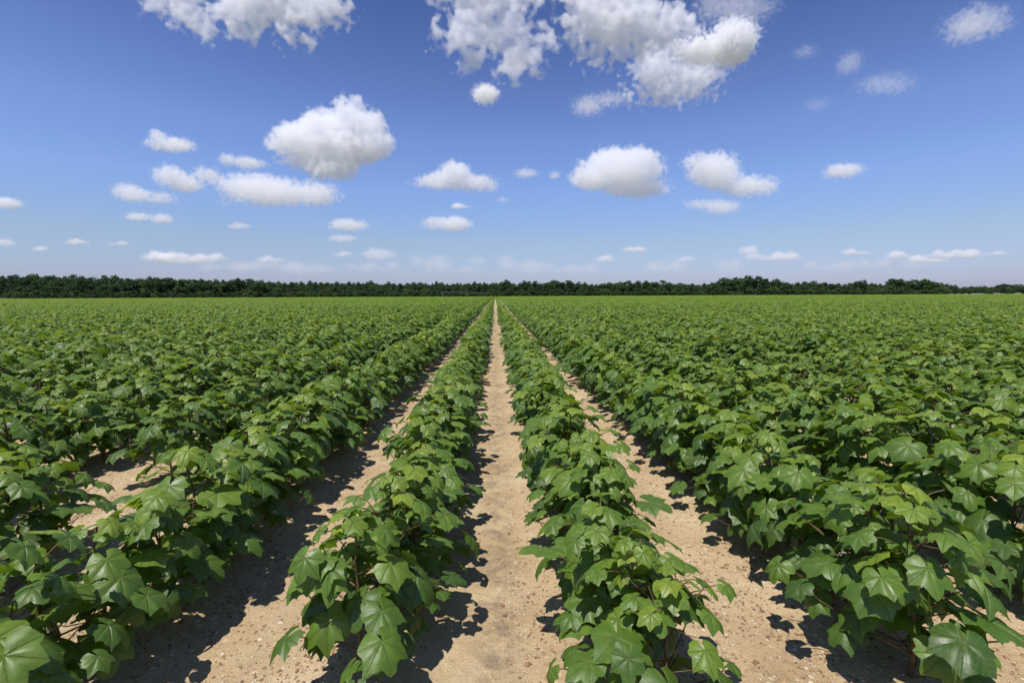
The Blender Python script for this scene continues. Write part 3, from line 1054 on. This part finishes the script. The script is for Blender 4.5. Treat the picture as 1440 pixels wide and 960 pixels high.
BANK = 'faint low clouds above the far treeline'
def all_clouds():
    cloud('large white heaped cumulus cloud with grey underside, left of the frame centre',
          [(488, 172, 24, 30), (516, 180, 26, 24), (452, 182, 34, 26), (420, 195, 34, 22), (400, 202, 22, 14), (470, 205, 62, 26),
           (530, 204, 23, 20), (500, 150, 14, 12), (483, 145, 9, 8), (466, 238, 34, 13), (450, 225, 50, 14)], seed=1, amp=.35, size=24)
    cloud('long flat white cloud stretched under the large heaped cumulus',
          [(335, 262, 22, 14), (365, 265, 30, 18), (400, 272, 34, 15), (440, 272, 28, 13), (310, 255, 10, 7), (385, 278, 45, 9)], seed=2, size=20)
    cloud('short puffy cloud at the left tip of the long flat cloud', [(244, 249, 18, 13), (258, 257, 20, 11), (290, 245, 13, 8)], seed=3, size=16, soft=6)
    cloud('small rounded cloud low on the left with a pale scrap beside it', [(178, 269, 18, 10), (192, 275, 20, 9), (228, 279, 16, 7)], seed=4, size=14, soft=6)
    cloud('small cloud shaped like a slipper, highest of the left hand small clouds', [(220, 191, 9, 8), (236, 202, 30, 9), (252, 206, 16, 6)], seed=5, size=14, soft=6)
    cloud('little double puff between the slipper cloud and the large cumulus', [(320, 224, 12, 7), (348, 229, 16, 8), (362, 231, 12, 4)], seed=6, size=12, soft=6)
    cloud('white anvil shaped cloud with one central peak near the frame centre',
          [(640, 242, 22, 15), (625, 252, 36, 12), (660, 256, 34, 11), (684, 260, 16, 8), (600, 257, 20, 6)], seed=7, size=17, amp=.45)
    cloud('broad white cumulus with lumpy top, right of the frame centre',
          [(858, 226, 30, 18), (892, 228, 34, 18), (835, 248, 32, 18), (880, 244, 44, 20), (908, 262, 32, 13), (885, 262, 38, 13), (920, 240, 16, 12), (820, 232, 10, 8)], seed=8, size=20, amp=.4)
    cloud('two part white cloud trailing down to the right of the broad cumulus',
          [(1008, 238, 30, 20), (985, 229, 20, 10), (1014, 252, 22, 12), (1050, 262, 32, 11), (1066, 264, 18, 8)], seed=9, size=18, amp=.5)
    cloud('thin flat cloud just beneath the two part cloud', [(985, 287, 20, 6), (1016, 291, 24, 9), (1003, 289, 25, 5)], seed=10, size=13, soft=6)
    cloud('lone small flat cloud over the right half of the field', [(1187, 240, 24, 9), (1178, 242, 16, 7)], seed=11, size=13, soft=6)
    cloud('ragged white cloud cut by the top edge, on the left',
          [(380, -10, 70, 40), (340, 15, 36, 34), (410, 12, 48, 28), (452, 8, 34, 24), (476, 16, 16, 18), (350, 42, 14, 14), (420, 50, 20, 12)],
          seed=12, size=40, amp=.5, soft=19, dens=.10, thick=.26, bias=.455)
    cloud('slanting ragged cloud streak left of the one at the top edge',
          [(250, -5, 40, 20), (262, 20, 30, 24), (285, 40, 18, 22), (215, 8, 16, 12)], seed=13, size=34, amp=.5, soft=19, dens=.10, thick=.26, bias=.455)
    cloud('big torn white cloud hanging from the top edge at the centre',
          [(690, -5, 80, 30), (680, 40, 60, 32), (730, 75, 36, 34), (665, 80, 26, 22), (640, 52, 26, 16), (765, 60, 20, 20), (725, 95, 20, 18)],
          seed=14, size=46, amp=.52, soft=19, dens=.10, thick=.26, bias=.455)
    cloud('detached tuft below the torn cloud at the centre', [(683, 131, 17, 11)], seed=15, size=12, soft=8, dens=.2)
    cloud('bright massive cloud at the top right of the centre',
          [(860, 20, 70, 48), (920, 40, 54, 30), (830, -10, 50, 40), (880, 60, 60, 18), (960, 30, 22, 18), (845, 70, 24, 16)],
          seed=16, size=42, amp=.5, soft=17, dens=.105, thick=.26, bias=.455)
    cloud('thick bright lobe hanging below the massive top cloud',
          [(930, 100, 42, 30), (975, 105, 42, 26), (945, 122, 58, 20), (1000, 90, 16, 16), (905, 135, 14, 12)], seed=17, size=30, amp=.5, soft=14, dens=.12, thick=.26, bias=.455)
    cloud('rounded tuft to the right of the massive top cloud', [(1028, 62, 26, 24), (985, 72, 26, 10)], seed=18, size=18, amp=.7, soft=10, dens=.17)
    cloud('thin wisp under the gap between the two top clouds', [(828, 148, 18, 10), (855, 140, 22, 7)], seed=19, size=14, amp=1.0, soft=12, dens=.05)
    cloud('torn small cloud in the top right corner', [(1375, 30, 30, 15), (1360, 45, 16, 10), (1400, 36, 14, 8)], seed=20, size=22, amp=1.0, soft=18, dens=.024)
    cloud('fan shaped faint wisp below the top right corner', [(1240, 120, 34, 11), (1262, 124, 16, 8)], seed=21, size=16, amp=1.0, soft=16, dens=.017)
    cloud('faint upright wisp left of the fan shaped wisp', [(1196, 88, 13, 12)], seed=22, size=12, amp=1.0, soft=12, dens=.02)
    cloud('faint slanting scrap highest in the right hand sky', [(1131, 74, 14, 7)], seed=23, size=12, amp=1.0, soft=12, dens=.018)
    cloud('veil of thin cloud at the top edge, right of the massive cloud', [(1040, 8, 44, 16), (1000, 4, 20, 18)], seed=24, size=18, amp=1.0, soft=16, dens=.012)
    cloud('faint scrap midway between the corner cloud and the rounded tuft', [(1152, 145, 16, 8)], seed=25, size=12, amp=1.0, soft=12, dens=.013)
    cloud('small hat shaped cloud beneath the central anvil cloud', [(612, 311, 14, 5), (640, 314, 19, 9), (628, 317, 28, 5)], seed=26, size=12, soft=3, dens=.32)
    cloud('small flat cloud above a thinner one, below the large cumulus', [(490, 317, 26, 7), (484, 314, 14, 6)], seed=27, size=12, soft=3, dens=.32)
    cloud('thin flat cloud strip under the small flat cloud', [(481, 335, 19, 5)], seed=28, size=10, soft=3, dens=.32)
    cloud('little dome cloud low at the centre left', [(533, 358, 22, 7), (525, 356, 12, 6)], seed=29, size=10, soft=3, dens=.32)
    cloud('tiny bright dash of cloud under the long flat cloud', [(337, 318, 16, 4)], seed=30, size=9, soft=3, dens=.32)
    cloud('pair of tiny puffs low at the left', [(196, 305, 15, 5), (229, 308, 13, 6)], seed=31, size=10, soft=3, dens=.32)
    cloud('small puff at the left edge of the sky', [(10, 286, 18, 7)], seed=32, size=10, soft=3, dens=.32)
    cloud('lower faint puff at the left edge of the sky', [(6, 341, 14, 5)], seed=33, size=10, soft=3, dens=.32)
    cloud('pair of tiny scraps left of the broad cumulus', [(740, 244, 17, 6), (780, 246, 9, 5)], seed=34, size=10, soft=6, dens=.14)
    cloud('tiny scrap right of the central anvil cloud', [(707, 281, 9, 4)], seed=35, size=9, soft=5, dens=.12)
    bank = [(233, 360, 34, 6), (262, 364, 40, 6), (300, 362, 20, 4), (372, 372, 50, 8), (385, 364, 16, 4), (440, 378, 40, 7), (520, 376, 40, 7), (610, 368, 28, 8),
            (640, 378, 44, 7), (664, 366, 9, 6), (716, 368, 18, 8), (748, 376, 40, 8), (850, 364, 15, 5), (888, 351, 9, 3), (905, 351, 8, 3), (935, 374, 26, 9),
            (1028, 374, 18, 8), (1085, 361, 32, 5), (1052, 353, 9, 5), (1208, 354, 20, 5), (1265, 358, 16, 5), (1345, 357, 36, 5), (1308, 364, 24, 5), (1400, 356, 20, 3),
            (1250, 370, 50, 6), (960, 364, 14, 4), (480, 357, 12, 4), (160, 342, 18, 3), (110, 340, 16, 3), (55, 350, 10, 3), (650, 290, 12, 3), (1170, 374, 40, 6),
            (325, 376, 40, 6), (820, 378, 40, 6)]
    bank.sort()
    for i, (x, y, rx, ry) in enumerate(bank):
        r2 = random.Random(i)
        lumps = [(x, y + ry * .35, rx * .9, ry * .45)]
        for _ in range(max(2, int(rx / 8))):
            u = r2.uniform(-.85, .85)
            lumps.append((x + u * rx, y - ry * r2.uniform(-.1, .35), r2.uniform(.7, 1.5) * ry + 1.5, ry * r2.uniform(.5, 1.15)))
        faint = y > 365
        cloud('faint %s, %s from the left in the low bank above the trees' % ('pale streak' if ry < 6 else 'pinkish cloud', ordinal(i + 1)), lumps, seed=50 + i, size=8, amp=.6, soft=2.6,
              dens=.13 if faint else .7, group=BANK, base=560, far=7800)
all_clouds()
